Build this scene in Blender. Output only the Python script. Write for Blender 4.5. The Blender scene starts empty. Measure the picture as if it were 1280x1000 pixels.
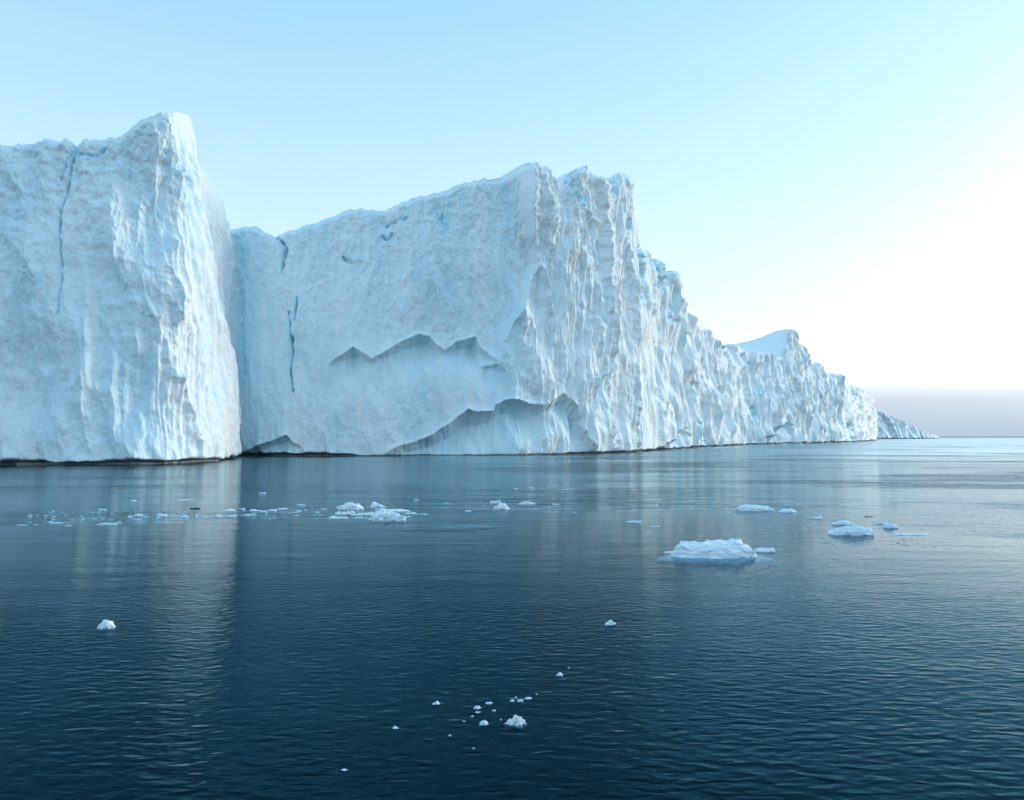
import bpy, math, random
import numpy as np

# ------------------------------------------------------------------ camera, sky, sun, exposure
scene = bpy.context.scene
R = math.radians
F = 950.0            # focal length in photo pixels (photo 1280 x 1000)
CAM_H = 5.0          # metres above the water: a boat's deck
HOR = 545.8          # horizon row in the photo
PITCH = math.atan((HOR - 500.0) / F)

cam_data = bpy.data.cameras.new("camera")
cam_data.sensor_width = 36.0
cam_data.lens = F / 1280.0 * 36.0
cam_data.clip_start = 0.1
cam_data.clip_end = 120000.0
cam = bpy.data.objects.new("camera", cam_data)
scene.collection.objects.link(cam)
cam.location = (0, 0, CAM_H)
cam.rotation_euler = (R(90) + PITCH, 0, 0)
scene.camera = cam

SUN_AZ = 64.0        # degrees to the right of the view direction (+Y)
SUN_EL = 9.0
world = bpy.data.worlds.new("World")
scene.world = world
world.use_nodes = True
wn, wl = world.node_tree.nodes, world.node_tree.links
wn.clear()


def wnode(t, **kw):
    n = wn.new(t)
    for k, v in kw.items():
        setattr(n, k, v)
    return n


sky = wnode('ShaderNodeTexSky')
sky.sky_type = 'NISHITA'
sky.sun_disc = False
sky.sun_elevation = R(SUN_EL)
sky.sun_rotation = R(SUN_AZ)
sky.altitude = 0
sky.air_density = 1.0
sky.dust_density = 3.0
sky.ozone_density = 1.6
hsv = wnode('ShaderNodeHueSaturation')
hsv.inputs['Hue'].default_value = 0.49
hsv.inputs['Saturation'].default_value = 0.62
wl.new(sky.outputs[0], hsv.inputs['Color'])
# a low fog bank all round the horizon: thin grey-blue air under the bright haze
tc = wnode('ShaderNodeTexCoord')
sep = wnode('ShaderNodeSeparateXYZ')
wl.new(tc.outputs['Generated'], sep.inputs[0])
veil = wnode('ShaderNodeMapRange', interpolation_type='SMOOTHERSTEP')
veil.inputs['From Min'].default_value = 0.0
veil.inputs['From Max'].default_value = 0.62
veil.inputs['To Min'].default_value = 0.55
veil.inputs['To Max'].default_value = 0.45
wl.new(sep.outputs['Z'], veil.inputs['Value'])
mixv = wnode('ShaderNodeMix', data_type='RGBA')
wl.new(veil.outputs[0], mixv.inputs['Factor'])
wl.new(hsv.outputs[0], mixv.inputs['A'])
veil_hi = wnode('ShaderNodeMapRange')
veil_hi.inputs['From Min'].default_value = 0.05
veil_hi.inputs['From Max'].default_value = 0.5
wl.new(sep.outputs['Z'], veil_hi.inputs['Value'])
veil_col = wnode('ShaderNodeMix', data_type='RGBA')
wl.new(veil_hi.outputs[0], veil_col.inputs['Factor'])
veil_col.inputs['A'].default_value = (7.6, 8.1, 9.0, 1)
veil_col.inputs['B'].default_value = (3.4, 6.7, 9.4, 1)
wl.new(veil_col.outputs['Result'], mixv.inputs['B'])
tint = wnode('ShaderNodeMix', data_type='RGBA', blend_type='MULTIPLY')   # the photograph's cool white balance
tint.inputs['Factor'].default_value = 1.0
wl.new(mixv.outputs['Result'], tint.inputs['A'])
tint.inputs['B'].default_value = (0.99, 1.06, 1.10, 1)
fog = wnode('ShaderNodeMapRange', interpolation_type='SMOOTHSTEP')
fog.inputs['From Min'].default_value = 0.040
fog.inputs['From Max'].default_value = 0.085
fog.inputs['To Min'].default_value = 1.0
fog.inputs['To Max'].default_value = 0.0
wl.new(sep.outputs['Z'], fog.inputs['Value'])
fog_thin = wnode('ShaderNodeMapRange')          # denser towards the sea
fog_thin.inputs['From Min'].default_value = 0.0
fog_thin.inputs['From Max'].default_value = 0.07
fog_thin.inputs['To Min'].default_value = 0.97
fog_thin.inputs['To Max'].default_value = 0.62
wl.new(sep.outputs['Z'], fog_thin.inputs['Value'])
fog_mul = wnode('ShaderNodeMath', operation='MULTIPLY')
wl.new(fog.outputs[0], fog_mul.inputs[0])
wl.new(fog_thin.outputs[0], fog_mul.inputs[1])
mixf = wnode('ShaderNodeMix', data_type='RGBA')
wl.new(fog_mul.outputs[0], mixf.inputs['Factor'])
wl.new(tint.outputs['Result'], mixf.inputs['A'])
mixf.inputs['B'].default_value = (2.65, 3.3, 4.0, 1)
bg = wnode('ShaderNodeBackground')
bg.inputs['Strength'].default_value = 0.095
wl.new(mixf.outputs['Result'], bg.inputs['Color'])
wo = wnode('ShaderNodeOutputWorld')
wl.new(bg.outputs[0], wo.inputs['Surface'])

sun_data = bpy.data.lights.new("sun", 'SUN')
sun_data.energy = 0.95
sun_data.angle = R(26.0)
sun_data.color = (1.0, 0.9, 0.78)
sun = bpy.data.objects.new("sun", sun_data)
scene.collection.objects.link(sun)
# the lamp shines along its -Z axis, away from the sun's place in the sky
sun.rotation_euler = (R(90 - SUN_EL), 0, R(-SUN_AZ) + math.pi)

vs = scene.view_settings
vs.view_transform = 'Standard'
vs.look = 'None'
vs.gamma = 1.0
vs.use_curve_mapping = False
vs.exposure = 0.93
scene.render.engine = 'CYCLES'
scene.cycles.use_denoising = True
scene.cycles.max_bounces = 8
scene.cycles.diffuse_bounces = 5
scene.cycles.transparent_max_bounces = 8

# ------------------------------------------------------------------ helpers
rng = np.random.default_rng(7)
random.seed(7)
COL = scene.collection


def pix_dir(px, py):
    a = (np.asarray(px, float) - 640.0) / F
    b = (500.0 - np.asarray(py, float)) / F
    c, s = math.cos(PITCH), math.sin(PITCH)
    return a, c - s * b, s + c * b


def water_depth(py):
    """forward distance (Y) of the water surface seen in photo row py"""
    _, dy, dz = pix_dir(640, py)
    return -CAM_H * dy / dz


def at_depth(px, py, Y):
    dx, dy, dz = pix_dir(px, py)
    k = Y / dy
    return dx * k, Y, CAM_H + dz * k


def to_pix(x, y, z):
    c, s = math.cos(PITCH), math.sin(PITCH)
    zz = z - CAM_H
    fwd = c * y + s * zz
    up = -s * y + c * zz
    return 640.0 + F * x / fwd, 500.0 - F * up / fwd


def _hash(ix, iy, seed):
    h = (ix.astype(np.int64) * 374761393 + iy.astype(np.int64) * 668265263 + seed * 1274126177) & 0xFFFFFFFF
    h = ((h ^ (h >> 13)) * 1274126177) & 0xFFFFFFFF
    h = ((h ^ (h >> 16)) * 2246822519) & 0xFFFFFFFF
    return (h ^ (h >> 15)) & 0xFFFFFFFF


def gnoise(x, y, seed=0):
    """2-D gradient noise, about -1..1"""
    x0 = np.floor(x); y0 = np.floor(y)
    fx = x - x0; fy = y - y0
    u = fx * fx * fx * (fx * (fx * 6 - 15) + 10)
    v = fy * fy * fy * (fy * (fy * 6 - 15) + 10)

    def g(ox, oy):
        a = _hash(x0 + ox, y0 + oy, seed) * (2 * math.pi / 4294967296.0)
        return np.cos(a) * (fx - ox) + np.sin(a) * (fy - oy)
    a = g(0, 0); b = g(1, 0); c = g(0, 1); d = g(1, 1)
    return 1.5 * ((a * (1 - u) + b * u) * (1 - v) + (c * (1 - u) + d * u) * v)


def fbm(x, y, octv=4, seed=0, gain=0.5):
    r = np.zeros_like(np.asarray(x, float)); a = 1.0; f = 1.0
    for i in range(octv):
        r = r + a * gnoise(x * f + 17.3 * i, y * f - 9.1 * i, seed + i)
        a *= gain; f *= 2.03
    return r


def ridged(x, y, octv=3, seed=0, gain=0.5):
    r = 0.0; a = 1.0; f = 1.0
    for i in range(octv):
        r = r + a * (1.0 - np.abs(gnoise(x * f + 3.7 * i, y * f + 1.9 * i, seed + i)) * 1.6)
        a *= gain; f *= 2.1
    return r


def cells(x, y, seed=0):
    """conchoidal fracture: hollow scallops with random tilt that meet in sharp outward edges"""
    x0 = np.floor(x); y0 = np.floor(y)
    best = np.full(x.shape, 1e9)
    for ox in (-1, 0, 1):
        for oy in (-1, 0, 1):
            cx = x0 + ox; cy = y0 + oy
            h1 = _hash(cx, cy, seed) / 4294967296.0
            h2 = _hash(cx, cy, seed + 11) / 4294967296.0
            h3 = _hash(cx, cy, seed + 23) / 4294967296.0
            h4 = _hash(cx, cy, seed + 37) / 4294967296.0
            h5 = _hash(cx, cy, seed + 51) / 4294967296.0
            dx = x - cx - h1; dy = y - cy - h2
            v = (h3 - 0.5) * 1.3 * dx + (h4 - 0.5) * 0.9 * dy + 0.95 * (dx * dx + dy * dy) + 0.25 * h5
            best = np.minimum(best, v)
    return 1.5 * (best - 0.2)


def sstep(a, b, x):
    t = np.clip((x - a) / (b - a), 0, 1)
    return t * t * (3 - 2 * t)


def mesh_from_grid(name, P, mat, parent=None, attr=None, closed_u=False):
    """P: rows x cols x 3 grid of points -> one mesh object"""
    nr, nc, _ = P.shape
    idx = np.arange(nr * nc).reshape(nr, nc)
    if closed_u:
        idx = np.concatenate([idx, idx[:, :1]], axis=1)
    q = np.stack([idx[:-1, :-1], idx[:-1, 1:], idx[1:, 1:], idx[1:, :-1]], -1).reshape(-1, 4)
    return mesh_from_quads(name, P.reshape(-1, 3), q, mat, parent, attr)


def mesh_from_quads(name, V, Q, mat, parent=None, attr=None):
    me = bpy.data.meshes.new(name)
    me.vertices.add(len(V))
    me.vertices.foreach_set('co', np.ascontiguousarray(V, np.float32).ravel())
    n = len(Q)
    me.loops.add(n * 4)
    me.loops.foreach_set('vertex_index', np.ascontiguousarray(Q, np.int32).ravel())
    me.polygons.add(n)
    me.polygons.foreach_set('loop_start', np.arange(0, n * 4, 4, dtype=np.int32))
    me.polygons.foreach_set('loop_total', np.full(n, 4, np.int32))
    me.polygons.foreach_set('use_smooth', np.ones(n, bool))
    me.update(calc_edges=True)
    if attr:
        for k, vals in attr.items():
            a = me.attributes.new(k, 'FLOAT', 'POINT')
            a.data.foreach_set('value', np.ascontiguousarray(vals, np.float32).ravel())
    me.validate()
    me.materials.append(mat)
    o = bpy.data.objects.new(name, me)
    COL.objects.link(o)
    if parent is not None:
        o.parent = parent
    return o


def tag(o, label, cat, group=None):
    o['label'] = label
    o['category'] = cat
    if group:
        o['group'] = group
    return o


# ------------------------------------------------------------------ materials
def new_mat(name):
    m = bpy.data.materials.new(name)
    m.use_nodes = True
    m.node_tree.nodes.clear()
    return m, m.node_tree.nodes, m.node_tree.links


def ice_material(name, scale=1.0, bump=0.5, white=(0.92, 0.96, 0.965), blue=(0.60, 0.85, 0.93), dirt=0.16):
    m, n, l = new_mat(name)
    out = n.new('ShaderNodeOutputMaterial')
    p = n.new('ShaderNodeBsdfPrincipled')
    l.new(p.outputs[0], out.inputs['Surface'])
    p.inputs['Roughness'].default_value = 0.62
    p.inputs['IOR'].default_value = 1.31
    p.inputs['Specular IOR Level'].default_value = 0.3
    co = n.new('ShaderNodeTexCoord')
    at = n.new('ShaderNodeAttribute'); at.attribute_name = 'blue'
    mp = n.new('ShaderNodeMapping')
    mp.inputs['Scale'].default_value = (0.9 * scale, 0.9 * scale, 0.22 * scale)
    l.new(co.outputs['Object'], mp.inputs[0])
    n1 = n.new('ShaderNodeTexNoise')
    n1.inputs['Scale'].default_value = 0.55
    n1.inputs['Detail'].default_value = 8
    n1.inputs['Roughness'].default_value = 0.65
    l.new(mp.outputs[0], n1.inputs['Vector'])
    # blue bubble-free ice against white bubbly ice
    add = n.new('ShaderNodeMath'); add.operation = 'MULTIPLY_ADD'
    l.new(n1.outputs['Fac'], add.inputs[0])
    add.inputs[1].default_value = 1.0
    add.inputs[2].default_value = -0.5
    add2 = n.new('ShaderNodeMath'); add2.operation = 'ADD'; add2.use_clamp = True
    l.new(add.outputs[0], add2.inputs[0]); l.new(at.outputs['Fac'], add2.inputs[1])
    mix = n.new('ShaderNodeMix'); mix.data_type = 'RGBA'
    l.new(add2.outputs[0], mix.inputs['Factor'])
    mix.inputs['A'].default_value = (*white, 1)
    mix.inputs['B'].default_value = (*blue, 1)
    # thin grey silt
    n2 = n.new('ShaderNodeTexNoise')
    n2.inputs['Scale'].default_value = 0.16 * scale
    n2.inputs['Detail'].default_value = 9
    n2.inputs['Roughness'].default_value = 0.72
    l.new(co.outputs['Object'], n2.inputs['Vector'])
    r2 = n.new('ShaderNodeMapRange')
    r2.inputs['From Min'].default_value = 0.56
    r2.inputs['From Max'].default_value = 0.8
    r2.inputs['To Max'].default_value = dirt
    l.new(n2.outputs['Fac'], r2.inputs['Value'])
    mix2 = n.new('ShaderNodeMix'); mix2.data_type = 'RGBA'
    l.new(r2.outputs[0], mix2.inputs['Factor'])
    l.new(mix.outputs['Result'], mix2.inputs['A'])
    mix2.inputs['B'].default_value = (0.50, 0.50, 0.48, 1)
    l.new(mix2.outputs['Result'], p.inputs['Base Color'])
    # fine relief
    n3 = n.new('ShaderNodeTexNoise')
    n3.inputs['Scale'].default_value = 1.6 * scale
    n3.inputs['Detail'].default_value = 6
    n3.inputs['Roughness'].default_value = 0.7
    mp3 = n.new('ShaderNodeMapping')
    mp3.inputs['Scale'].default_value = (1, 1, 0.5)
    l.new(co.outputs['Object'], mp3.inputs[0])
    l.new(mp3.outputs[0], n3.inputs['Vector'])
    b = n.new('ShaderNodeBump')
    b.inputs['Strength'].default_value = bump
    b.inputs['Distance'].default_value = 0.5 / scale
    n4 = n.new('ShaderNodeTexNoise')
    n4.inputs['Scale'].default_value = 0.45 * scale
    n4.inputs['Detail'].default_value = 3
    l.new(mp3.outputs[0], n4.inputs['Vector'])
    hh = n.new('ShaderNodeMath'); hh.operation = 'MULTIPLY_ADD'
    l.new(n4.outputs['Fac'], hh.inputs[0]); hh.inputs[1].default_value = 1.1
    l.new(n3.outputs['Fac'], hh.inputs[2])
    l.new(hh.outputs[0], b.inputs['Height'])
    l.new(b.outputs[0], p.inputs['Normal'])
    return m


M_ICE = ice_material('glacier_ice')
M_FLOE = ice_material('floe_ice', scale=6.0, bump=0.5, white=(0.88, 0.92, 0.95), blue=(0.42, 0.72, 0.90), dirt=0.05)
M_CLEAR = ice_material('clear_dark_ice', scale=8.0, bump=0.4, white=(0.09, 0.13, 0.16), blue=(0.04, 0.08, 0.11), dirt=0.0)


def water_material():
    m, n, l = new_mat('sea_water')
    out = n.new('ShaderNodeOutputMaterial')
    co = n.new('ShaderNodeTexCoord')

    def noise(sx, sy, rot, detail, rough, dist=0.0):
        mp = n.new('ShaderNodeMapping')
        mp.inputs['Rotation'].default_value = (0, 0, R(rot))
        mp.inputs['Scale'].default_value = (sx, sy, 1)
        l.new(co.outputs['Object'], mp.inputs[0])
        t = n.new('ShaderNodeTexNoise')
        t.noise_dimensions = '2D'
        t.inputs['Scale'].default_value = 1.0
        t.inputs['Detail'].default_value = detail
        t.inputs['Roughness'].default_value = rough
        t.inputs['Distortion'].default_value = dist
        l.new(mp.outputs[0], t.inputs['Vector'])
        return math_('SUBTRACT', t.outputs['Fac'], 0.5)

    def math_(op, a, b=None, c=None, clamp=False):
        q = n.new('ShaderNodeMath'); q.operation = op; q.use_clamp = clamp
        for i, v in enumerate((a, b, c)):
            if v is None:
                continue
            if isinstance(v, (int, float)):
                q.inputs[i].default_value = v
            else:
                l.new(v, q.inputs[i])
        return q.outputs[0]

    def rng_(v, a, b, c, d, smooth=True):
        q = n.new('ShaderNodeMapRange')
        if smooth:
            q.interpolation_type = 'SMOOTHSTEP'
        l.new(v, q.inputs['Value'])
        for k, x in zip(('From Min', 'From Max', 'To Min', 'To Max'), (a, b, c, d)):
            q.inputs[k].default_value = x
        return q.outputs[0]

    # ripples of about 0.4 m, 1 m and a faint longer swell (heights in metres)
    rip = noise(2.3, 5.4, 20, 1, 0.45, 0.3)
    rip2 = noise(2.6, 5.2, -14, 1, 0.4, 0.3)
    chop = noise(0.26, 0.40, 8, 3, 0.5, 0.3)
    mid = noise(0.22, 0.7, 6, 2, 0.5, 0.2)
    swell = noise(0.035, 0.10, -14, 2, 0.5)
    # wind patches: calm slicks against ruffled water
    patch = noise(0.016, 0.075, 4, 4, 0.6)
    sepn = n.new('ShaderNodeSeparateXYZ')
    l.new(co.outputs['Object'], sepn.inputs[0])
    wob = noise(0.05, 0.05, 0, 3, 0.6)
    yy = math_('ADD', sepn.outputs['Y'], math_('MULTIPLY', wob, 26.0))
    ruffle = rng_(yy, 41.0, 46.0, 0.0, 1.0)              # a current line: ruffled beyond it
    east = rng_(sepn.outputs['X'], -25.0, 35.0, 0.25, 1.0)
    patchm = rng_(patch, -0.06, 0.16, 0.0, 1.0)
    rough = math_('MULTIPLY', ruffle, math_('MULTIPLY', east, math_('MULTIPLY_ADD', patchm, 0.9, 0.12)))
    small_h = math_('ADD', math_('MULTIPLY', rip, 0.042), math_('MULTIPLY', rip2, 0.028))
    near = rng_(sepn.outputs['Y'], 9.0, 34.0, 0.55, 0.14)
    h = math_('MULTIPLY', small_h, math_('ADD', near, math_('MULTIPLY', rough, 1.2)))
    h = math_('ADD', h, math_('MULTIPLY', mid, math_('MULTIPLY_ADD', rough, 0.12, 0.022)))
    chop2 = noise(0.045, 0.13, 5, 4, 0.6, 0.4)
    h = math_('ADD', h, math_('MULTIPLY', chop2, math_('MULTIPLY', rough, 0.5)))
    h = math_('ADD', h, math_('MULTIPLY', chop, math_('MULTIPLY', rough, 0.4)))
    h = math_('ADD', h, math_('MULTIPLY', swell, 0.07))
    b = n.new('ShaderNodeBump')
    b.inputs['Strength'].default_value = 1.0
    b.inputs['Distance'].default_value = 1.0
    l.new(h, b.inputs['Height'])
    fr = n.new('ShaderNodeFresnel')
    fr.inputs['IOR'].default_value = 1.333
    l.new(b.outputs[0], fr.inputs['Normal'])
    gl = n.new('ShaderNodeBsdfGlossy')
    l.new(rng_(sepn.outputs['Y'], 40.0, 300.0, 0.04, 0.22), gl.inputs['Roughness'])   # ripples too small to see from here
    l.new(b.outputs[0], gl.inputs['Normal'])
    df = n.new('ShaderNodeBsdfDiffuse')
    df.inputs['Color'].default_value = (0.0002, 0.010, 0.020, 1)
    tr = n.new('ShaderNodeBsdfTransparent')
    body = n.new('ShaderNodeMixShader')
    body.inputs[0].default_value = 0.84
    l.new(df.outputs[0], body.inputs[1]); l.new(tr.outputs[0], body.inputs[2])
    mx = n.new('ShaderNodeMixShader')
    # reflectance falls off faster than bare Fresnel at steep angles (dimming put in, as a polariser would)
    frp = math_('POWER', fr.outputs[0], 1.25)
    gt = n.new('ShaderNodeMix'); gt.data_type = 'RGBA'  # darkens steep reflections to teal through the gloss colour
    l.new(rng_(frp, 0.04, 0.42, 0.0, 1.0), gt.inputs['Factor'])
    gt.inputs['A'].default_value = (0.20, 0.62, 0.85, 1)
    gt.inputs['B'].default_value = (0.82, 0.96, 1.0, 1)
    l.new(gt.outputs['Result'], gl.inputs['Color'])
    l.new(frp, mx.inputs[0])
    l.new(body.outputs[0], mx.inputs[1]); l.new(gl.outputs[0], mx.inputs[2])
    l.new(mx.outputs[0], out.inputs['Surface'])
    va = n.new('ShaderNodeVolumeAbsorption')
    va.inputs['Color'].default_value = (0.05, 0.62, 0.75, 1)
    va.inputs['Density'].default_value = 0.9
    l.new(va.outputs[0], out.inputs['Volume'])
    return m


M_WATER = water_material()
m_, n_, l_ = new_mat('seabed_mud')
o_ = n_.new('ShaderNodeOutputMaterial'); d_ = n_.new('ShaderNodeBsdfDiffuse')
d_.inputs['Color'].default_value = (0.03, 0.03, 0.028, 1)
l_.new(d_.outputs[0], o_.inputs['Surface'])
M_BED = m_

# ------------------------------------------------------------------ the setting: water and seabed
S = 60000.0
sea_v = np.array([[-S, -S, 0], [S, -S, 0], [S, S, 0], [-S, S, 0], [-S, -S, -40], [S, -S, -40], [S, S, -40], [-S, S, -40]], float)
sea_q = np.array([[0, 1, 2, 3], [7, 6, 5, 4], [0, 4, 5, 1], [1, 5, 6, 2], [2, 6, 7, 3], [3, 7, 4, 0]])
sea = mesh_from_quads('sea_water', sea_v, sea_q, M_WATER)
sea['kind'] = 'structure'
bed = mesh_from_quads('seabed', np.array([[-S, -S, -39], [S, -S, -39], [S, S, -39], [-S, S, -39]], float), np.array([[0, 1, 2, 3]]), M_BED)
bed['kind'] = 'structure'

# ------------------------------------------------------------------ the iceberg wall
# u runs along the foot of the berg: its front left block (photo columns), the block's side (285..345), then columns + 50
BASE = [(-230, -230, 584.5), (0, 0, 581.8), (100, 100, 581.4), (170, 170, 580.9), (210, 210, 580.2), (240, 240, 579.0), (265, 265, 577.4), (285, 285, 575.6),
        (300, 288, 574.0), (345, 294, 570.0), (375, 325, 570.6), (420, 370, 570.6), (530, 480, 570.4), (640, 590, 570.0),
        (705, 655, 569.4), (790, 740, 567.6), (850, 800, 565.0), (869, 819, 562.9), (928, 878, 559.0), (984, 934, 556.0),
        (1037, 987, 554.9), (1100, 1050, 553.4), (1120, 1070, 552.4), (1142, 1091, 551.0), (1160, 1093.5, 549.8)]
TOPA = [(-230, -230, 205), (-90, -90, 190), (0, 0, 182), (12, 12, 184), (27, 27, 180), (42, 42, 175), (78, 78, 172), (86, 86, 173),
        (93, 92, 181), (97, 95, 178), (101, 99, 170), (142, 140, 165), (149, 145, 166), (176, 165, 156), (197, 180, 145),
        (224, 200, 142), (250, 217, 141), (285, 234, 140.5), (290, 240, 150), (294, 245, 170), (299, 247, 202), (307, 257, 215),
        (317, 270, 232), (327, 282, 255), (338, 292, 280), (345, 296, 283)]
TOPB = [(300, 281), (317, 282), (325, 286), (340, 294), (344, 297), (350, 291), (360, 287), (385, 280), (410, 270), (430, 262), (452, 258.5), (467, 261),
        (482, 260), (500, 251), (520, 245), (535, 241), (560, 237), (567, 231), (580, 226), (612, 219), (635, 215), (650, 208),
        (660, 204), (669, 204), (672, 210), (685, 209), (690, 215), (702, 226), (712, 228), (715, 214), (725, 208), (736, 207),
        (745, 218), (757, 228), (765, 224), (781, 215.5), (789, 219), (792, 232), (793, 246), (796, 267), (798, 290), (801, 309),
        (817, 312), (827, 330), (832, 337), (845, 342), (850, 357), (857, 376), (865, 402), (879, 408), (890, 415), (893, 424),
        (902, 430), (924, 432), (930, 436), (947, 440), (962, 440), (976, 447), (981, 440), (986, 424), (988, 412), (994, 413), (996.5, 425), (1004, 433), (1007, 440), (1009, 447), (1017, 450), (1031, 457), (1034, 465), (1053, 470),
        (1056, 481), (1078, 485), (1084, 494), (1091, 499), (1095, 512)]
TOP = TOPA + [(p + 50, p, y) for p, y in TOPB] + [(1160, 1096.5, 520)]
SETB = [(-230, 9), (200, 10), (285, 10), (300, 6), (345, 3), (420, 6), (640, 8), (705, 7), (790, 7), (850, 6), (930, 8), (1000, 12), (1160, 14)]


def tab(T, i):
    a = np.array(T, float)
    return a[:, 0], a[:, i]


# columns: about 0.75 photo pixel apart, closer on the block's edge-on side
U = np.concatenate([np.arange(-230, -20, 2.0), np.arange(-20, 284, 0.75), np.arange(284, 345, 0.5),
                    np.arange(345, 850, 0.72), np.arange(850, 1142, 0.5), np.arange(1142, 1161, 1.0)])
NC = len(U)
bpx = np.interp(U, *tab(BASE, 1)); bpy_ = np.interp(U, *tab(BASE, 2))
# smooth the inverse distance, not the corners
Db = water_depth(bpy_)
Bx = at_depth(bpx, bpy_, Db)[0]
By = Db
tpx = np.interp(U, *tab(TOP, 1)); tpy = np.interp(U, *tab(TOP, 2))
sb = np.interp(U, *tab(SETB, 1))
Dt = Db + sb
# the block's side: the top runs back from the peak to the cove
m = (U > 285) & (U <= 345)
Dt = np.where(m, np.interp(U, [285, 292, 300, 345], [160.0, 162, 170, 199]), Dt)
Dt = np.where((U <= 285) & (U > 170), np.interp(U, [170, 215, 250, 285], [water_depth(580.9) + 10, 146.5, 151.0, 160.0]), Dt)
Dt = np.where((U > 345) & (U < 420), np.interp(U, [345, 420], [199, water_depth(570.6) + 6]), Dt)
Tx, Ty, Tz = at_depth(tpx, tpy, Dt)
raw_rag = fbm(U * 0.11, U * 0 + 3.3, 4, 91)
Tz = Tz + raw_rag * 0.5 * np.interp(U, [-230, 690, 720, 850, 1160], [0.8, 0.8, 1.1, 1.8, 2.4])

NR = 430
zfix = np.array([-9.0, -5.0, -2.5, -1.2, -0.5, -0.15, 0.1, 0.28, 0.45, 0.62, 0.8, 1.0, 1.25, 1.55, 1.9])
tt = np.linspace(0, 1, NR - len(zfix) + 1)[1:]
tt = 1 - (1 - tt) ** 1.05
Z = np.concatenate([np.repeat(zfix[:, None], NC, 1), zfix[-1] + tt[:, None] * (Tz[None, :] - zfix[-1])], 0)
T = np.clip(Z / Tz[None, :], 0, 1)
wprof = 0.55 * T + 0.45 * np.sqrt(T + 1e-6) * T ** 0.25
wprof = np.where(T > 0, wprof, 0)
X = Bx[None] * (1 - wprof) + Tx[None] * wprof
Y = By[None] * (1 - wprof) + Ty[None] * wprof
# outward horizontal direction, gently smoothed along the path
cx = 0.5 * (Bx + Tx); cy = 0.5 * (By + Ty)
dX = np.gradient(cx); dY = np.gradient(cy)
ln = np.hypot(dX, dY) + 1e-9
nx, ny = dY / ln, -dX / ln
k = np.hanning(31); k /= k.sum()
nxs = np.convolve(np.pad(nx, 15, 'edge'), k, 'valid'); nys = np.convolve(np.pad(ny, 15, 'edge'), k, 'valid')
ln = np.hypot(nxs, nys); nxs /= ln; nys /= ln
s_len = np.concatenate([[0], np.cumsum(np.hypot(np.diff(cx), np.diff(cy)))])
ds_col = np.gradient(s_len)[None]
Sg = np.repeat(s_len[None], NR, 0)


def keep(L):
    """drop relief finer than the column spacing can carry"""
    return sstep(1.6, 4.5, L / ds_col)

Ug = np.repeat(U[None], NR, 0)
PX, PY = to_pix(X, Y, Z)
side = (Ug > 285) & (Ug < 345)
inA = Ug < 345
inB = ~inA

# --- relief (metres, + = out of the wall)
wA = sstep(350, 340, Ug)                               # left block
wFace = sstep(345, 355, Ug) * sstep(712, 690, Ug)      # smooth shaded wall
wRib = sstep(690, 712, Ug) * sstep(880, 840, Ug)       # fluted wall
wFar = sstep(840, 900, Ug)                             # broken, receding cliff
warp = fbm(Sg / 22, Z / 30, 3, 5)
warp2 = fbm(Sg / 7, Z / 14, 3, 6)
ss = Sg + 2.2 * warp + 0.7 * warp2
D = 2.2 * fbm(Sg / 38, Z / 55, 3, 1) * (0.6 + 0.6 * wA)
D += 1.6 * fbm(ss / 11, Z / 26, 4, 2) * (0.75 + 0.5 * wRib + 0.9 * wFar - 0.25 * wFace)
sf = Sg + 0.9 * warp + 0.25 * warp2 + 0.02 * Z
# chiselled facets, taller than wide
D += (1.4 * wA + 0.7 * wFace + 0.65 * wRib + 1.7 * wFar) * cells(ss / 9.0 + 0.03 * Z, Z / 26.0 + 0.05 * ss, 3)
D += (0.8 * wA + 0.42 * wFace + 0.55 * wRib + 1.0 * wFar) * (0.55 + 1.1 * np.clip(0.4 + fbm(Sg / 17, Z / 21, 3, 18), 0, 1)) * keep(3.6) * cells(sf / 2.8, Z / 13.0 + 0.1 * warp, 8)
D += (0.34 * wA + 0.26 * wFace + 0.28 * wRib + 0.4 * wFar) * keep(1.5) * cells(sf / 1.4, Z / 5.5, 9)
# melt flutes: sharp ribs running down the wall
fl = ridged(sf / 4.3, Z / 85 + 7, 3, 12) - 0.9
fl2 = ridged(sf / 1.9 + 40, Z / 55, 2, 15) - 0.8
fl3 = ridged(sf / 0.9 + 11, Z / 34, 2, 16) - 0.8
mod = 0.5 + 0.9 * np.clip(0.35 + 0.9 * fbm(Sg / 19, Z / 30, 3, 17), 0, 1)
D += (0.06 * wA + 0.03 * wFace + 0.26 * wRib) * keep(0.9) * fl3 * mod
low = sstep(0.95, 0.35, T)
D += (0.35 * wA * low + (0.12 + 0.10 * low) * wFace + 0.65 * wRib + 1.1 * wFar) * keep(4.3) * fl * mod
D += (0.22 * wA * low + (0.06 + 0.08 * low) * wFace + 0.52 * wRib + 0.8 * wFar) * keep(2.0) * fl2 * mod
# buttresses of the receding cliff
D += wFar * 2.4 * (ridged((Sg + 9 * warp + 14 * fbm(Sg / 60, Z / 120, 2, 23)) / 24.0, Z / 110 + 2, 3, 21) - 0.9)
D += wFar * 2.2 * cells((Sg + 5 * warp) / 17.0 + 0.2, (Z + 4 * warp2) / 15.0, 25) * (0.6 + fbm(Sg / 40, Z / 40, 2, 26))
D += wRib * 1.0 * (ridged((Sg + 2 * warp) / 13.0, Z / 120 + 5, 2, 22) - 0.9)
# pitted weathering
D += (0.26 - 0.05 * wFace) * (0.7 + 0.5 * sstep(0.5, 0.95, T)) * keep(1.6) * fbm(Sg / 1.6, Z / 2.4, 4, 31, 0.62)
D += 0.35 * keep(3.2) * np.minimum(0, fbm(Sg / 3.2, Z / 3.5, 3, 41) + 0.15) * sstep(0.35, 0.9, T)


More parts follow.
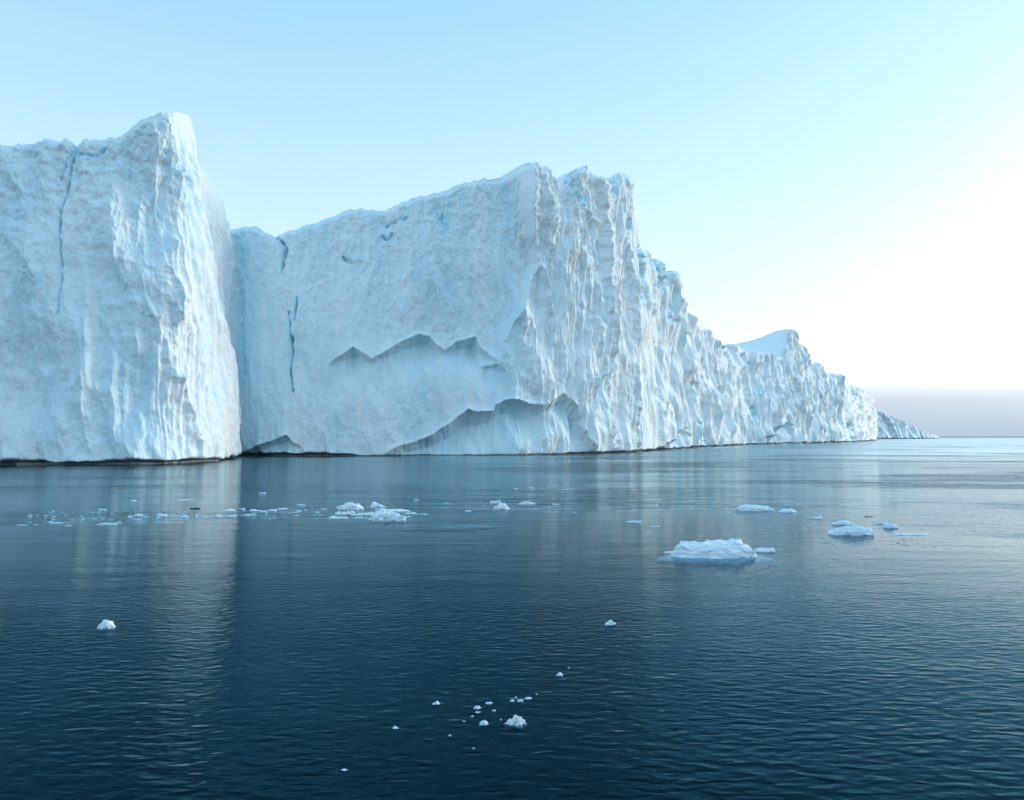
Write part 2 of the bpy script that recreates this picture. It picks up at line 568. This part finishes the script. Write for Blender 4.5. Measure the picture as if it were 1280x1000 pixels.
def poly_dist(pts, x, y):
    """signed-less distance in photo pixels to a polyline"""
    d = np.full(x.shape, 1e9)
    for (x0, y0), (x1, y1) in zip(pts[:-1], pts[1:]):
        vx, vy = x1 - x0, y1 - y0
        t = np.clip(((x - x0) * vx + (y - y0) * vy) / (vx * vx + vy * vy), 0, 1)
        d = np.minimum(d, np.hypot(x - x0 - t * vx, y - y0 - t * vy))
    return d


def box(sel, pts, pad):
    xs = [p[0] for p in pts]; ys = [p[1] for p in pts]
    return sel & (PX > min(xs) - pad) & (PX < max(xs) + pad) & (PY > min(ys) - pad) & (PY < max(ys) + pad)


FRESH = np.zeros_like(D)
jx = 1.6 * fbm(PX / 14, PY / 14, 3, 51)
jy = 2.4 * fbm(PX / 17, PY / 17, 3, 52)


def rib(pts, w, h, sel):
    global D
    b = box(sel, pts, 5 * w)
    d = poly_dist(pts, PX[b] + jx[b], PY[b] + jy[b])
    D[b] += h * np.exp(-d / w)


def crack(pts, w, h, sel, jit=0.6):
    global D, FRESH
    b = box(sel, pts, 5 * w + 4)
    d = poly_dist(pts, PX[b] + jit * jx[b], PY[b] + jit * jy[b])
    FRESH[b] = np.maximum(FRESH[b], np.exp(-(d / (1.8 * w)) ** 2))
    D[b] -= h * np.exp(-(d / w) ** 2) * np.clip(0.6 + 0.9 * fbm(PX[b] / 7, PY[b] / 14, 3, 77), 0.3, 1.2)


def overhang(pts, depth, band, reach, sel):
    """ice below the line has spalled off: recessed under a dark overhang, recovering lower down"""
    global D, FRESH
    xs = np.array([p[0] for p in pts], float); ys = np.array([p[1] for p in pts], float)
    dp = np.array([p[2] if len(p) > 2 else 1.0 for p in pts], float)
    b = sel & (PX > xs[0]) & (PX < xs[-1])
    x = PX[b]; y = PY[b] + 0.5 * jy[b]
    yc = np.interp(x, xs, ys); w = np.interp(x, xs, dp)
    t = y - yc
    rec = w * depth * np.clip(t / (band * (0.30 + 0.6 * w)), 0, 1) ** 0.8 * (1 - 0.8 * sstep(band, reach, t))
    lip = 0.7 * w * np.exp(-np.abs(t + 1) / 4.0)
    D[b] += lip - rec
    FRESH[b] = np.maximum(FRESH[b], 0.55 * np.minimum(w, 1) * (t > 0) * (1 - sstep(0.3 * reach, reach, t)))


# rib that bounds the smooth face, with its forks
edge = [(661, 206), (660, 260), (664, 292), (670, 312), (671, 330), (663, 352), (657, 377), (641, 402), (631, 425), (627, 455)]
ye = np.array([p[1] for p in edge], float); xe = np.array([p[0] for p in edge], float)
b = inB & (PX < 690) & (PX > 500)
xl = np.interp(PY[b], ye, xe) - PX[b] + 0.7 * jx[b]
fade = sstep(470, 430, PY[b])
D[b] -= fade * 3.2 * sstep(-1.0, 5.0, xl) * (1 - sstep(20, 150, xl))
rib([(661, 215), (660, 260), (664, 292), (670, 312), (672, 330), (680, 352), (687, 390), (692, 427)], 3.0, 1.8, inB)
rib([(671, 335), (662, 352), (657, 377), (641, 402), (631, 425)], 3.0, 1.0, inB)
rib([(676, 220), (678, 240), (684, 262), (682, 295), (690, 320)], 3.0, 1.5, inB)
rib([(690, 262), (689, 285), (687, 310)], 2.5, 1.0, inB)
rib([(750, 222), (752, 240), (755, 265), (757, 302), (756, 352), (760, 390), (765, 440), (768, 560)], 3.4, 2.2, inB)
rib([(746, 400), (748, 440), (742, 500), (738, 560)], 3.0, 1.4, inB)
rib([(782, 297), (790, 352), (793, 402), (790, 470), (796, 555)], 3.5, 2.0, inB)
rib([(705, 225), (716, 255), (722, 285)], 4.0, 1.6, inB)
rib([(720, 250), (735, 262), (748, 280)], 4.0, 1.4, inB)
rib([(808, 380), (818, 430), (822, 500), (826, 556)], 3.0, 2.0, inB)
# dark pockets and notches below the broken rim
crack([(800, 312), (803, 350), (801, 372)], 3.0, 4.0, inB)
crack([(818, 322), (826, 340), (824, 356)], 4.5, 4.5, inB)
crack([(832, 342), (836, 380), (838, 402)], 3.0, 4.0, inB)
crack([(712, 224), (713, 240), (722, 248)], 4.5, 4.0, inB)
crack([(762, 222), (763, 240)], 2.6, 3.0, inB)
crack([(784, 275), (786, 285)], 3.0, 2.5, inB)
for cxp, cyp, hh in ((862, 492, 20), (866, 520, 16), (876, 538, 14), (893, 495, 16), (940, 515, 10), (1010, 490, 16), (1012, 510, 14), (985, 528, 8),
                     (880, 555, 6), (1061, 540, 18), (928, 450, 10), (905, 440, 8)):
    crack([(cxp, cyp - hh / 2), (cxp + 2, cyp + hh / 2)], 2.6, 5.5, inB)
# crevasses
crack([(91, 178), (93, 192), (88, 205), (86, 225), (82, 245), (78, 262), (76.5, 285), (78, 293)], 1.0, 1.8, inA & ~side)
crack([(92, 174), (93, 188)], 2.6, 2.2, inA & ~side)
crack([(78, 293), (79, 320), (81, 345), (81, 368), (79, 395)], 0.9, 1.1, inA & ~side)
crack([(90, 190), (82, 205), (76, 225)], 1.0, 0.9, inA & ~side)
crack([(100, 192), (113, 195), (125, 193), (131, 184)], 1.8, 1.0, inA & ~side)
crack([(215, 205), (222, 213), (228, 224), (224, 240), (229, 262)], 3.0, 2.2, inA & ~side)
crack([(245, 225), (243, 245), (240, 262)], 1.4, 1.8, inA)
crack([(345, 297), (355, 305), (358, 312), (353, 340)], 1.6, 2.6, inB)
crack([(372, 372), (370, 390), (369, 400)], 1.0, 2.2, inB)
crack([(361, 390), (363, 410), (364, 424), (366, 440), (363, 462), (366, 490)], 1.1, 2.4, inB)
crack([(365, 420), (365, 427)], 1.8, 2.5, inB)
crack([(299, 290), (301, 330), (303, 365), (304, 420), (306, 470)], 4.0, 1.3, inB)
crack([(428, 321), (438, 326)], 2.0, 1.5, inB)
crack([(478, 297), (486, 299), (490, 292)], 2.0, 1.6, inB)
crack([(485, 281), (500, 275), (510, 272)], 2.0, 1.3, inB)
crack([(548, 262), (556, 285)], 5.0, 1.2, inB)
# overhangs left by fallen slabs (third number: local depth)
overhang([(408, 456, 0), (420, 447, .5), (432, 441, .7), (441, 434, 1.1), (452, 440, .8), (466, 449, .45), (485, 438, .7), (505, 426, .9),
          (524, 418, 1.2), (536, 420, .9), (546, 430, .7), (556, 436, .5), (570, 428, .9), (586, 422, 1.3), (597, 420.5, 1.3), (602, 433, .6),
          (612, 441, .6), (626, 452, .2), (632, 460, 0)], 3.4, 10, 70, inB)
overhang([(600, 458, 0), (612, 456, .7), (622, 455, .9), (630, 462, .4), (634, 470, 0)], 2.2, 6, 40, inB)
overhang([(480, 566, .15), (492, 561, .4), (520, 552, .6), (540, 544, .9), (560, 532, 1.2), (585, 511, 1.4), (596, 515, 1.1), (617, 514, .8), (620, 505, .9),
          (630, 501, 1.0), (645, 499, 1.2), (662, 505, 1.0), (677, 508, .7), (684, 502, .5), (700, 492, .9), (704, 490, .9), (712, 500, .9), (720, 508, .9), (726, 530, .7),
          (735, 548, .5), (744, 560, .1)], 4.0, 18, 62, inB)
overhang([(728, 500, 0), (737, 492, .5), (748, 474, .6), (758, 466, .6), (766, 456, .8), (769, 458, .5), (772, 475, 0)], 1.6, 6, 60, inB)
overhang([(812, 562, .2), (824, 556, .7), (836, 548, .7), (846, 534, .9), (852, 536, .6), (858, 545, 0)], 3.0, 6, 20, inB)
overhang([(288, 570, .2), (310, 563, .5), (335, 553, .7), (352, 546, .9), (360, 544, .9), (366, 552, .4), (380, 560, 0)], 3.0, 9, 26, inB)
overhang([(952, 548, .2), (966, 536, .7), (978, 528, 1.0), (986, 526, 1.0), (992, 535, .2)], 5.0, 7, 24, inB)
# the block's foot: slabby spurs
rib([(222, 470), (240, 520), (248, 560), (250, 578)], 5.0, 1.4, inA & ~side)
rib([(212, 300), (206, 335), (212, 360), (216, 400)], 4.0, 1.6, inA & ~side)
rib([(60, 470), (52, 520), (48, 560)], 4.0, 0.9, inA & ~side)
# rounding of the rim
corner = sstep(225, 250, Ug) * sstep(345, 325, Ug)           # the block's crisp top corner
D = D * (1 - 0.85 * corner * sstep(0.80, 0.97, T))
D -= 1.6 * (1 - corner) * sstep(0.965, 1.0, T) ** 2
# sea-cut notch at the waterline
notch = np.interp(U, [-230, 0, 270, 287, 300, 350, 470, 500, 720, 760, 850, 930, 985, 1090, 1160], [5, 5, 4.5, 1.0, 4.5, 5.5, 5, 1.2, 0.8, 2.0, 3.5, 3.5, 2.5, 2.5, 4])
lipz = np.interp(U, [-230, 270, 287, 300, 350, 470, 500, 720, 850, 1160], [0.95, 0.9, 0.5, 0.9, 1.15, 0.9, 0.4, 0.4, 0.9, 1.5]) * np.clip(1 + 0.9 * fbm(s_len / 9, s_len * 0 + 5, 4, 61), 0.25, 2.2)
D -= notch[None] * sstep(1.0, 0.15, Z / lipz[None])
D = np.where(Z < 0, D * 0.6 + D[6:7] * 0.4, D)
steep = np.clip(np.abs(np.gradient(Tz)) / (ds_col[0] + 1e-6), 0, 6)
steep = np.convolve(np.pad(steep, 12, 'edge'), np.hanning(25) / np.hanning(25).sum(), 'valid')
calm = (1 - 0.75 * sstep(0.8, 2.5, steep))[None] * sstep(0.0, 1.0, T) + (1 - sstep(0.0, 1.0, T))
D = np.where((Ug > 830) & (T > 0.55), D * (1 + (calm - 1) * sstep(0.55, 0.85, T)), D)
X = X + D * nxs[None]
Y = Y + D * nys[None]
Zd = Z + 0.10 * fbm(Sg / 1.3, Z / 1.3, 3, 71) * sstep(1.5, 4, Z)

# blue, bubble-free ice: bands and patches, plus a tint offset for each face
BL = 0.33 + 0.34 * fbm(ss / 9, Z / 34, 4, 81) + 0.10 * fbm(Sg / 2.2, Z / 5, 3, 82)
BL += 0.35 * sstep(0, 1, np.exp(-((PX - 312) / 16.0) ** 2)) * inB            # turquoise seam in the cove
BL += 0.04 * wA * sstep(0.75, 0.3, T) * (~side) - 0.16 * wRib - 0.12 * wFar - 0.25 * side
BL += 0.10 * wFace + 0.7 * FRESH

# plateau behind the rim, then the far side of the berg down to the water
back = np.array([-0.75, 0.66])
prow = []
for dist, drop in ((1.2, 0.15), (3, 0.5), (7, 1.3), (15, 3), (30, 6), (60, 9), (95, 14)):
    hx = X[-1] + back[0] * dist; hy = Y[-1] + back[1] * dist
    hz = Zd[-1] - drop + 0.03 * dist * fbm(hx / 25, hy / 25, 3, 95)
    prow.append(np.stack([hx, hy, hz], -1))
lx, ly, lz = prow[-1][:, 0], prow[-1][:, 1], prow[-1][:, 2]
for f, o in ((0.5, 5), (0.0, 10), (-1, 12)):
    prow.append(np.stack([lx + back[0] * o, ly + back[1] * o, lz * f if f >= 0 else lz * 0 - 9], -1))
G = np.concatenate([np.stack([X, Y, Zd], -1), np.stack(prow, 0)], 0)
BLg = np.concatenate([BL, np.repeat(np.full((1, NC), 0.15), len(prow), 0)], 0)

berg = bpy.data.objects.new('iceberg', None)
COL.objects.link(berg)
base_pt = np.array([X[6, NC // 2], Y[6, NC // 2], 0.0])
berg.location = base_pt
tag(berg, 'huge white and pale blue iceberg wall with vertical flutes, towering straight out of the sea', 'iceberg')


def part_slice(name, u0, u1, label, rows=None):
    i0 = np.searchsorted(U, u0); i1 = min(NC - 1, np.searchsorted(U, u1))
    g = G[:, i0:i1 + 1] - base_pt
    bl = BLg[:, i0:i1 + 1]
    if rows is not None:
        g = g[rows]; bl = bl[rows]
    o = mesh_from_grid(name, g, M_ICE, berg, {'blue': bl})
    if label:
        o['label'] = label
    return o


part_slice('ice_tower', -231, 345, 'square-topped block of the iceberg split by a thin dark crevasse')
part_slice('ice_wall', 345, 742, 'smooth shaded wall of the iceberg with dark overhangs where slabs fell off')
part_slice('ice_buttress', 742, 905, 'fluted corner of the iceberg with broken steps along its rim')
rows_far = np.unique(np.concatenate([np.arange(0, len(zfix)), np.arange(len(zfix), NR, 1.6).astype(int), np.arange(NR - 1, G.shape[0])]))
part_slice('ice_cliff', 905, 1161, 'long receding cliff of the iceberg, ribbed and stepping down to the water', rows_far)

# snow peak that rises behind the receding cliff: shaded slope on its left, broken face on its right
pk = [(920, 446), (926, 432), (945, 425), (957, 419), (970, 414), (980, 412), (988, 411.5), (991, 413), (993, 420)]
NP, NQ = 110, 40
pu = np.linspace(0, 1, NP)
pts = np.array(pk, float)
pxx = np.interp(pu, np.linspace(0, 1, len(pk)), pts[:, 0]); pyy = np.interp(pu, np.linspace(0, 1, len(pk)), pts[:, 1])
rimY = np.interp(pxx + 50, U, Dt)
ridgeY = rimY + np.interp(pxx, [920, 970, 988, 993], [150, 112, 76, 74])
rx, ry, rz = at_depth(pxx, pyy, ridgeY)
rz = rz + 0.3 * fbm(pu * 25, pu * 0, 3, 131)
g = np.zeros((NQ * 2 - 1, NP, 3))
for j in range(NQ):                       # front slope, ridge last
    t = j / (NQ - 1)
    fy = ry - (1 - t) * (ry - rimY - 62.0)
    fx = rx * (1 - (1 - t) * 0.012)
    fz = 50 + (rz - 50) * t ** 0.85
    dd = fbm(fx / 7 + 3, fz / 12, 4, 133) * 0.8 * (1 - t)
    g[j] = np.stack([fx, fy - dd, np.minimum(fz, rz)], -1)
for j in range(1, NQ):                    # back slope
    t = j / (NQ - 1)
    g[NQ - 1 + j] = np.stack([rx - 30 * t, ry + 55 * t, rz + (22 - rz) * t ** 1.3], -1)
mesh_from_grid('ice_peak', g - base_pt, M_ICE, berg, {'blue': np.full((NQ * 2 - 1, NP), 0.45)})['label'] = 'smooth pale blue snow peak rising behind the cliff rim'


# ------------------------------------------------------------------ far icebergs
def ridge_berg(name, trace, base_rows, depths, label, group=None, nc=260, nr=90, seed=200, thick=60, wild=1.0, start=0.5):
    tr = np.array(trace, float)
    px = np.linspace(tr[0, 0], tr[-1, 0], nc)
    yt = np.interp(px, tr[:, 0], tr[:, 1])
    dep = np.interp(px, np.linspace(tr[0, 0], tr[-1, 0], len(depths)), depths)
    tx, ty, tz = at_depth(px, yt, dep)
    tz = np.maximum(tz, 0.6)
    tz = tz * (1 + 0.05 * fbm(px / 3.0, px * 0, 3, seed))
    bx, by, _ = at_depth(px, yt, dep - 0.25 * tz)
    s = np.concatenate([[0], np.cumsum(np.hypot(np.diff(tx), np.diff(ty)))])
    t = np.concatenate([[-0.15, -0.02], np.linspace(0, 1, nr) ** 1.0])
    zz = t[:, None] * tz[None]
    Sg_ = np.repeat(s[None], len(t), 0)
    w = np.clip(t, 0, 1)[:, None]
    x = bx * (1 - w) + tx * w; y = by * (1 - w) + ty * w
    d = wild * (7 * (ridged((Sg_ + 0.6 * zz) / 45, zz / 90, 3, seed + 3) - 0.9) + 4 * cells((Sg_ + 0.5 * zz) / 22, zz / 26, seed + 5) + 1.5 * fbm(Sg_ / 8, zz / 10, 3, seed + 7))
    d *= np.minimum(1, tz / 25)[None]
    d -= (3.0 * np.minimum(1, tz / 12))[None] * sstep(2.0, 0.3, zz)
    nxx, nyy = 0.45, -0.89
    x = x + d * nxx; y = y + d * nyy
    rows = [np.stack([x, y, zz], -1)]
    for f, o in ((0.97, 6), (0.8, 20), (0.4, thick * 0.8), (-0.1, thick)):
        rows.append(np.stack([x[-1] - 0.3 * o, y[-1] + o, tz * f], -1)[None])
    g = np.concatenate(rows, 0)
    o_ = np.array([tx.mean(), ty.mean(), 0.0])
    bl = 0.30 + 0.3 * fbm(g[..., 0] / 30, g[..., 2] / 20, 3, seed + 9)
    ob = mesh_from_grid(name, g - o_, M_ICE, None, {'blue': bl})
    ob.location = o_
    return tag(ob, label, 'iceberg', group)


ridge_berg('iceberg', [(1082, 512), (1094, 514), (1101, 515), (1106, 519), (1113, 520), (1122, 523), (1128, 526), (1135, 530), (1143, 533), (1152, 537.5), (1160, 541), (1168, 544), (1174, 545.4)],
           None, [1700, 1760, 1850, 2000], 'small wedge-shaped iceberg tapering down to the sea beyond the end of the cliff', seed=210)

# ------------------------------------------------------------------ floating ice
def floe(px, py, wpx, hpx, label, cat='ice floe', group=None, prof=None, name='ice_floe', seed=0, mat=None, res=(40, 22),
         deep=0.10, depth_ratio=0.55, skirt=1.12, rough=1.0, slope=0.0, blue=0.15, square=None):
    """px, py: the middle of the waterline in the photo; wpx, hpx: visible width and height there"""
    Yd = float(water_depth(py))
    x0, y0, _ = at_depth(px, py, Yd)
    k = math.hypot(Yd, CAM_H) / F
    W = wpx * k
    B = W * depth_ratio                       # front-to-back size
    H = max((hpx * k - 0.55 * B * CAM_H / Yd) * 0.9, 0.3 * hpx * k, 0.008)
    nu, nv = res
    rr = random.Random(1000 + seed)
    if prof is None:
        n_p = rr.randint(5, 8)
        prof = [(-1 + 2 * i / (n_p - 1), rr.uniform(0.35, 1.15)) for i in range(n_p)]
    th = np.linspace(0, 2 * math.pi, nu, endpoint=False)
    ph = np.linspace(-0.5 * math.pi, 0.5 * math.pi, nv)
    TH, PH = np.meshgrid(th, ph)
    cp = np.abs(np.cos(PH)) ** (square or rr.uniform(0.65, 1.05))
    ux = np.cos(TH) * cp; uy = np.sin(TH) * cp; uz = np.sign(np.sin(PH)) * np.abs(np.sin(PH)) ** 0.9
    # uneven outline
    so = seed * 13.7
    out = 1 + 0.30 * rough * fbm(np.cos(TH) * 1.6 + so, np.sin(TH) * 1.6, 3, 300 + seed)
    below = uz < 0
    xx = ux * out * (W / 2); yy = uy * out * (B / 2)
    f = np.interp(xx / (W / 2), [p[0] for p in prof], [p[1] for p in prof])
    zt = uz * H * f * (1 + 0.22 * rough * fbm(xx / W * 5 + so, yy / W * 5, 3, 320 + seed))
    zt = zt + slope * xx * uz
    zb = uz * max(H * 0.5, W * deep)
    grow = 1 + (skirt - 1) * np.sin(np.clip(-uz, 0, 1) * math.pi)
    xx = np.where(below, xx * grow, xx); yy = np.where(below, yy * grow, yy)
    zz = np.where(below, zb, np.maximum(zt, 0.12 * H * uz))
    # lumps and chips
    a = 0.20 * rough * min(H, W * 0.4)
    q = 2.2 / max(H, 0.12 * W)
    nn = 0.8 * fbm(xx * q + so, (yy + zz) * q, 4, 340 + seed, 0.6) + 1.5 * cells(xx * q * 1.1 + so, (zz * 1.3 + yy * 0.6) * q * 1.1, 350 + seed)
    xx = xx + a * nn * ux; yy = yy + a * nn * uy; zz = zz + a * 0.7 * nn * np.clip(uz, -0.2, 1)
    g = np.stack([xx, yy, zz], -1)
    bl = np.where(zz < 0.02, 0.45, blue) + 0.25 * fbm(xx * q * 0.5 + so, zz * q * 0.5, 2, 360 + seed)
    ob = mesh_from_grid(name, g, mat or M_FLOE, None, {'blue': bl}, closed_u=True)
    ob.location = (float(x0), float(y0) + 0.42 * B, 0.0)
    return tag(ob, label, cat, group)


floe(897, 697, 101, 22, 'largest ice floe, a lumpy white block with a knob near each end', res=(150, 80), seed=1, depth_ratio=0.42, deep=0.12, skirt=1.45,
     prof=[(-1, .95), (-.86, 1.2), (-.76, 1.25), (-.66, 1.05), (-.5, .95), (-.1, 1.0), (.1, 1.05), (.25, 1.0), (.42, 1.0), (.46, 1.18), (.7, 1.2), (.74, .95), (.88, .8), (1, .5)], rough=0.5, blue=0.05, square=0.5)
floe(957, 690, 26, 6, 'low jagged ice tongue trailing off the largest floe', seed=2, prof=[(-1, 1), (0, .6), (.5, .9), (.8, 1.2), (1, .8)])
floe(843, 691, 22, 1.0, 'thin awash ice shelf at the end of the largest floe', seed=3, deep=0.1)
floe(895, 699, 6, 2, 'tiny ice lump in the water right against the largest floe', cat='ice chunk', seed=4)
floe(1067, 669, 58, 14, 'long pale blue ice floe with a round knob on one end', res=(90, 50), seed=5, depth_ratio=0.4, deep=0.25,
     prof=[(-1, .35), (-.7, .6), (-.3, .85), (.3, .9), (.6, .8), (.68, .95), (.85, 1.1), (1, .8)], rough=0.45, blue=0.4)
floe(1053, 656, 25, 7, 'low pale blue ice floe just behind the knobbed blue floe', seed=6, blue=0.45, rough=0.6)
floe(1115, 660, 18, 6, 'small tilted blue ice floe past the knob of the long floe', seed=7, slope=-0.12, blue=0.5, rough=0.6)
floe(1140, 669, 44, 2.5, 'flat blue sheet of ice nearly awash beside the knobbed floe', seed=8, blue=0.5, depth_ratio=0.35, deep=0.1)
floe(1104, 655, 22, 2.5, 'narrow blue ice strip between two small blue floes', seed=9, blue=0.5, depth_ratio=0.3, deep=0.1)
floe(1022, 649, 14, 4, 'small low pale floe standing off by itself before the blue floes', seed=10, blue=0.4)
floe(945, 638.5, 48, 9, 'long low white floe with a humped end, beyond the largest floe', seed=11, res=(70, 36), depth_ratio=0.35,
     prof=[(-1, .6), (-.8, 1), (-.4, 1), (0, .85), (.6, .8), (1, .4)], rough=0.6)
floe(986, 640.5, 22, 6, 'small rounded floe almost touching the long low white floe', seed=12, blue=0.3, rough=0.5)
# the cluster beside the brash
floe(435, 637, 31, 8.5, 'blocky white floe with three humps at the back of the cluster', seed=13, res=(60, 32), prof=[(-1, 1.1), (-.8, .9), (-.5, .8), (-.1, 1.1), (.3, .9), (.7, 1.15), (1, .8)])
floe(471, 634, 16, 7, 'small white wedge floe, high at one end', seed=14, prof=[(-1, 1.3), (-.6, 1.2), (-.2, .8), (.5, .5), (1, .2)])
floe(482, 651, 41, 12, 'thick white floe, biggest of the ice cluster', seed=15, res=(80, 40), prof=[(-1, .7), (-.6, 1), (.2, 1.05), (.6, .8), (1, .7)], depth_ratio=0.45)
for i, (x, y, w, h) in enumerate([(426, 643.5, 15, 5), (420, 648, 25, 3.5), (433, 643, 17, 6), (454, 644.5, 27, 5.5), (450, 647.5, 16, 1.5),
                                  (490, 639.5, 36, 3.5), (513, 643, 13, 4), (474, 637.5, 14, 2.5), (510, 646.5, 6, 1.5)]):
    floe(x, y, w, h, 'low slab of white ice packed in among the floe cluster', group='slabs in the floe cluster', seed=16 + i, depth_ratio=0.4)
floe(132, 656, 22, 3.0, 'long thin curved sliver of ice at the edge of the brash', seed=30, depth_ratio=0.22, deep=0.1)
floe(627, 636.5, 21, 7.5, 'pointed white floe right in front of a smaller lump', seed=31, prof=[(-1, .4), (-.4, .9), (.1, 1.1), (.5, .8), (1, .3)])
floe(620, 629.5, 12, 6, 'small white lump right behind a pointed white floe', seed=32)
floe(658, 630.5, 20, 3.5, 'flat white floe standing alone beside the pointed floe', seed=33, depth_ratio=0.35)
floe(793, 653.5, 18, 5, 'small flat white floe under the fluted corner\'s reflection', seed=34, depth_ratio=0.4)
floe(820, 659, 12, 2.5, 'thin flat floe beside the small flat white one', seed=35, depth_ratio=0.4)
floe(130, 786, 18, 10, 'lone white chunk of ice with two peaks in open rippled water', cat='ice chunk', name='ice_chunk', seed=36, res=(60, 32),
     prof=[(-1, .5), (-.5, .8), (-.3, 1.2), (0, .8), (.3, 1.2), (.6, .7), (1, .6)], depth_ratio=0.6)
floe(762, 781.5, 11, 6, 'lone small chunk of ice in open water below the largest floe', cat='ice chunk', name='ice_chunk', seed=37, prof=[(-1, .3), (0, .9), (.4, 1.2), (1, .9)])
floe(645, 907, 20, 12, 'jagged white chunk, biggest of the scattered bits on dark water', cat='ice chunk', name='ice_chunk', seed=38, res=(60, 32),
     prof=[(-1, .7), (-.6, .5), (-.3, .8), (.05, 1.15), (.25, .75), (.5, .95), (.75, .5), (1, .5)], rough=1.3, square=0.55)
for i, (x, y, w, h) in enumerate([(700, 845, 8, 5), (545, 880.5, 10, 5), (596, 886, 9, 6), (611, 880, 9, 4), (604, 906, 11, 7), (640, 877, 6, 3), (651, 877, 7, 4),
                                  (660, 874, 8, 4), (617, 889, 5, 3), (494, 911, 8, 4), (562, 920, 4, 2), (592, 936, 3, 2), (590, 896, 4, 2), (626, 900, 3, 2),
                                  (711, 835, 3, 1.5), (645, 872, 3, 2), (597, 891, 6, 2), (580, 902, 4, 1.5), (671, 868, 3, 1.5), (430, 963, 8, 2)]):
    floe(x, y, w * 0.85, h * 0.85, 'little bit of melting ice scattered on the dark foreground water', cat='ice fragment', name='ice_fragment', group='ice bits on the dark water',
         seed=40 + i, res=(20, 12), rough=1.4)

small = [(520, 625, 6, 2), (558, 629.5, 6, 2), (585, 639, 7, 3.5), (327, 616.5, 9, 2.5), (375, 631.5, 11, 2.5), (375, 639, 5, 2), (382, 638, 4, 2), (406, 637, 8, 1.5),
         (529, 643, 8, 3), (521, 642.5, 4, 2), (231, 625, 22, 1.2), (166, 626, 7, 3), (128, 637.5, 9, 2.5), (123, 635.8, 5, 1), (122, 640.8, 5, 1),
         (26, 656.5, 12, 1.6), (62, 653.5, 6, 4.5), (70, 653.8, 12, 2), (84, 657.5, 9, 1.6), (147, 653.5, 7, 3), (101, 649.8, 5, 1.4),
         (606, 633, 4, 2), (641, 637.5, 3, 1.5), (693, 631, 6, 3), (698, 631.5, 6, 2), (687, 634, 5, 2), (719, 641, 5, 2), (644, 610.8, 4, 1.5), (664, 609.8, 8, 1.8),
         (678, 610.3, 4, 1), (685, 609, 3, 1.5), (703, 612.7, 4, 1.5), (708, 612.3, 4, 2.5), (715, 611.6, 5, 2.2), (597, 610.8, 4, 1.2), (811, 665.8, 5, 1.5), (750, 658.8, 3, 1.5),
         (892, 628.3, 6, 1.5), (820, 641.3, 6, 1.2), (801, 651.5, 4, 2), (1008, 662.5, 5, 2.5)]
for i, (x, y, w, h) in enumerate(small):
    floe(x, y, w, h * 0.45, 'small scrap of drift ice lying flat and alone on the mid-distance water', cat='ice fragment', name='ice_fragment', group='loose drift ice scraps',
         seed=70 + i, res=(18, 10))
brash = [(302, 636.5, 8, 2), (328, 639.5, 10, 2.5), (340, 638.5, 10, 3.5), (352, 636.5, 14, 2.5), (316, 638.5, 12, 3), (308, 643.5, 8, 1.8), (285, 638.5, 18, 3), (270, 645.5, 10, 2.6),
         (288, 645.3, 14, 1.8), (201, 645.3, 14, 4), (172, 644.5, 12, 3.5), (180, 646, 8, 2), (170, 650, 8, 1.8), (228, 646, 12, 2.2)]
r2 = random.Random(5)
for i in range(70):
    t = r2.random()
    x = 160 + 250 * t
    brash.append((x, 640.5 + 6 * (1 - t) + r2.gauss(0, 2.6), r2.uniform(2, 6), r2.uniform(0.5, 1.4)))
for i in range(34):
    brash.append((r2.uniform(30, 150), 645 + r2.gauss(0, 5.5), r2.uniform(2, 5.5), r2.uniform(0.4, 1.1)))
for i, (x, y, w, h) in enumerate(brash):
    floe(x, y, w, h * 0.7, 'tiny piece of brash ice in the drifting streak before the square-topped block', cat='brash ice', name='brash_ice', group='streak of brash ice',
         seed=120 + i, res=(14, 8))
chips = [(1067, 677, 10, 1.6), (1033, 679, 12, 1.2), (1042, 681, 7, 1), (1117, 681, 6, 1), (1139, 672.8, 6, 1), (1123, 679, 6, 1), (1147, 680, 5, 1), (1167, 680, 5, 1),
         (1186, 685.5, 4, 1), (1168, 684, 4, 1), (1157, 684, 4, 1), (1028, 693, 4, 1), (1041, 699, 3, 1), (1103, 701, 3, 1), (1087, 645.5, 12, 2), (970, 709, 7, 1.5),
         (963, 707.5, 5, 1), (931, 717, 6, 1.2), (922, 712, 4, 1), (766, 698, 18, 0.8), (804, 696.5, 6, 1), (60, 649.3, 7, 1), (137, 641.3, 6, 1.2), (1070, 672.5, 6, 1)]
for i in range(26):
    chips.append((r2.uniform(1085, 1200), r2.gauss(672, 7), r2.uniform(2, 6), r2.uniform(0.5, 1)))
for i, (x, y, w, h) in enumerate(chips):
    floe(x, y, w, h * 0.4, 'dark chip of clear wet ice floating flat in the water', cat='ice chip', name='ice_chip', group='dark clear ice chips',
         seed=300 + i, res=(14, 8), mat=M_CLEAR, depth_ratio=0.5)
floe(243, 636, 12, 2.2, 'long dark sliver of clear ice among white brash', cat='ice chip', name='ice_chip', seed=420, mat=M_CLEAR, depth_ratio=0.3, slope=0.05)
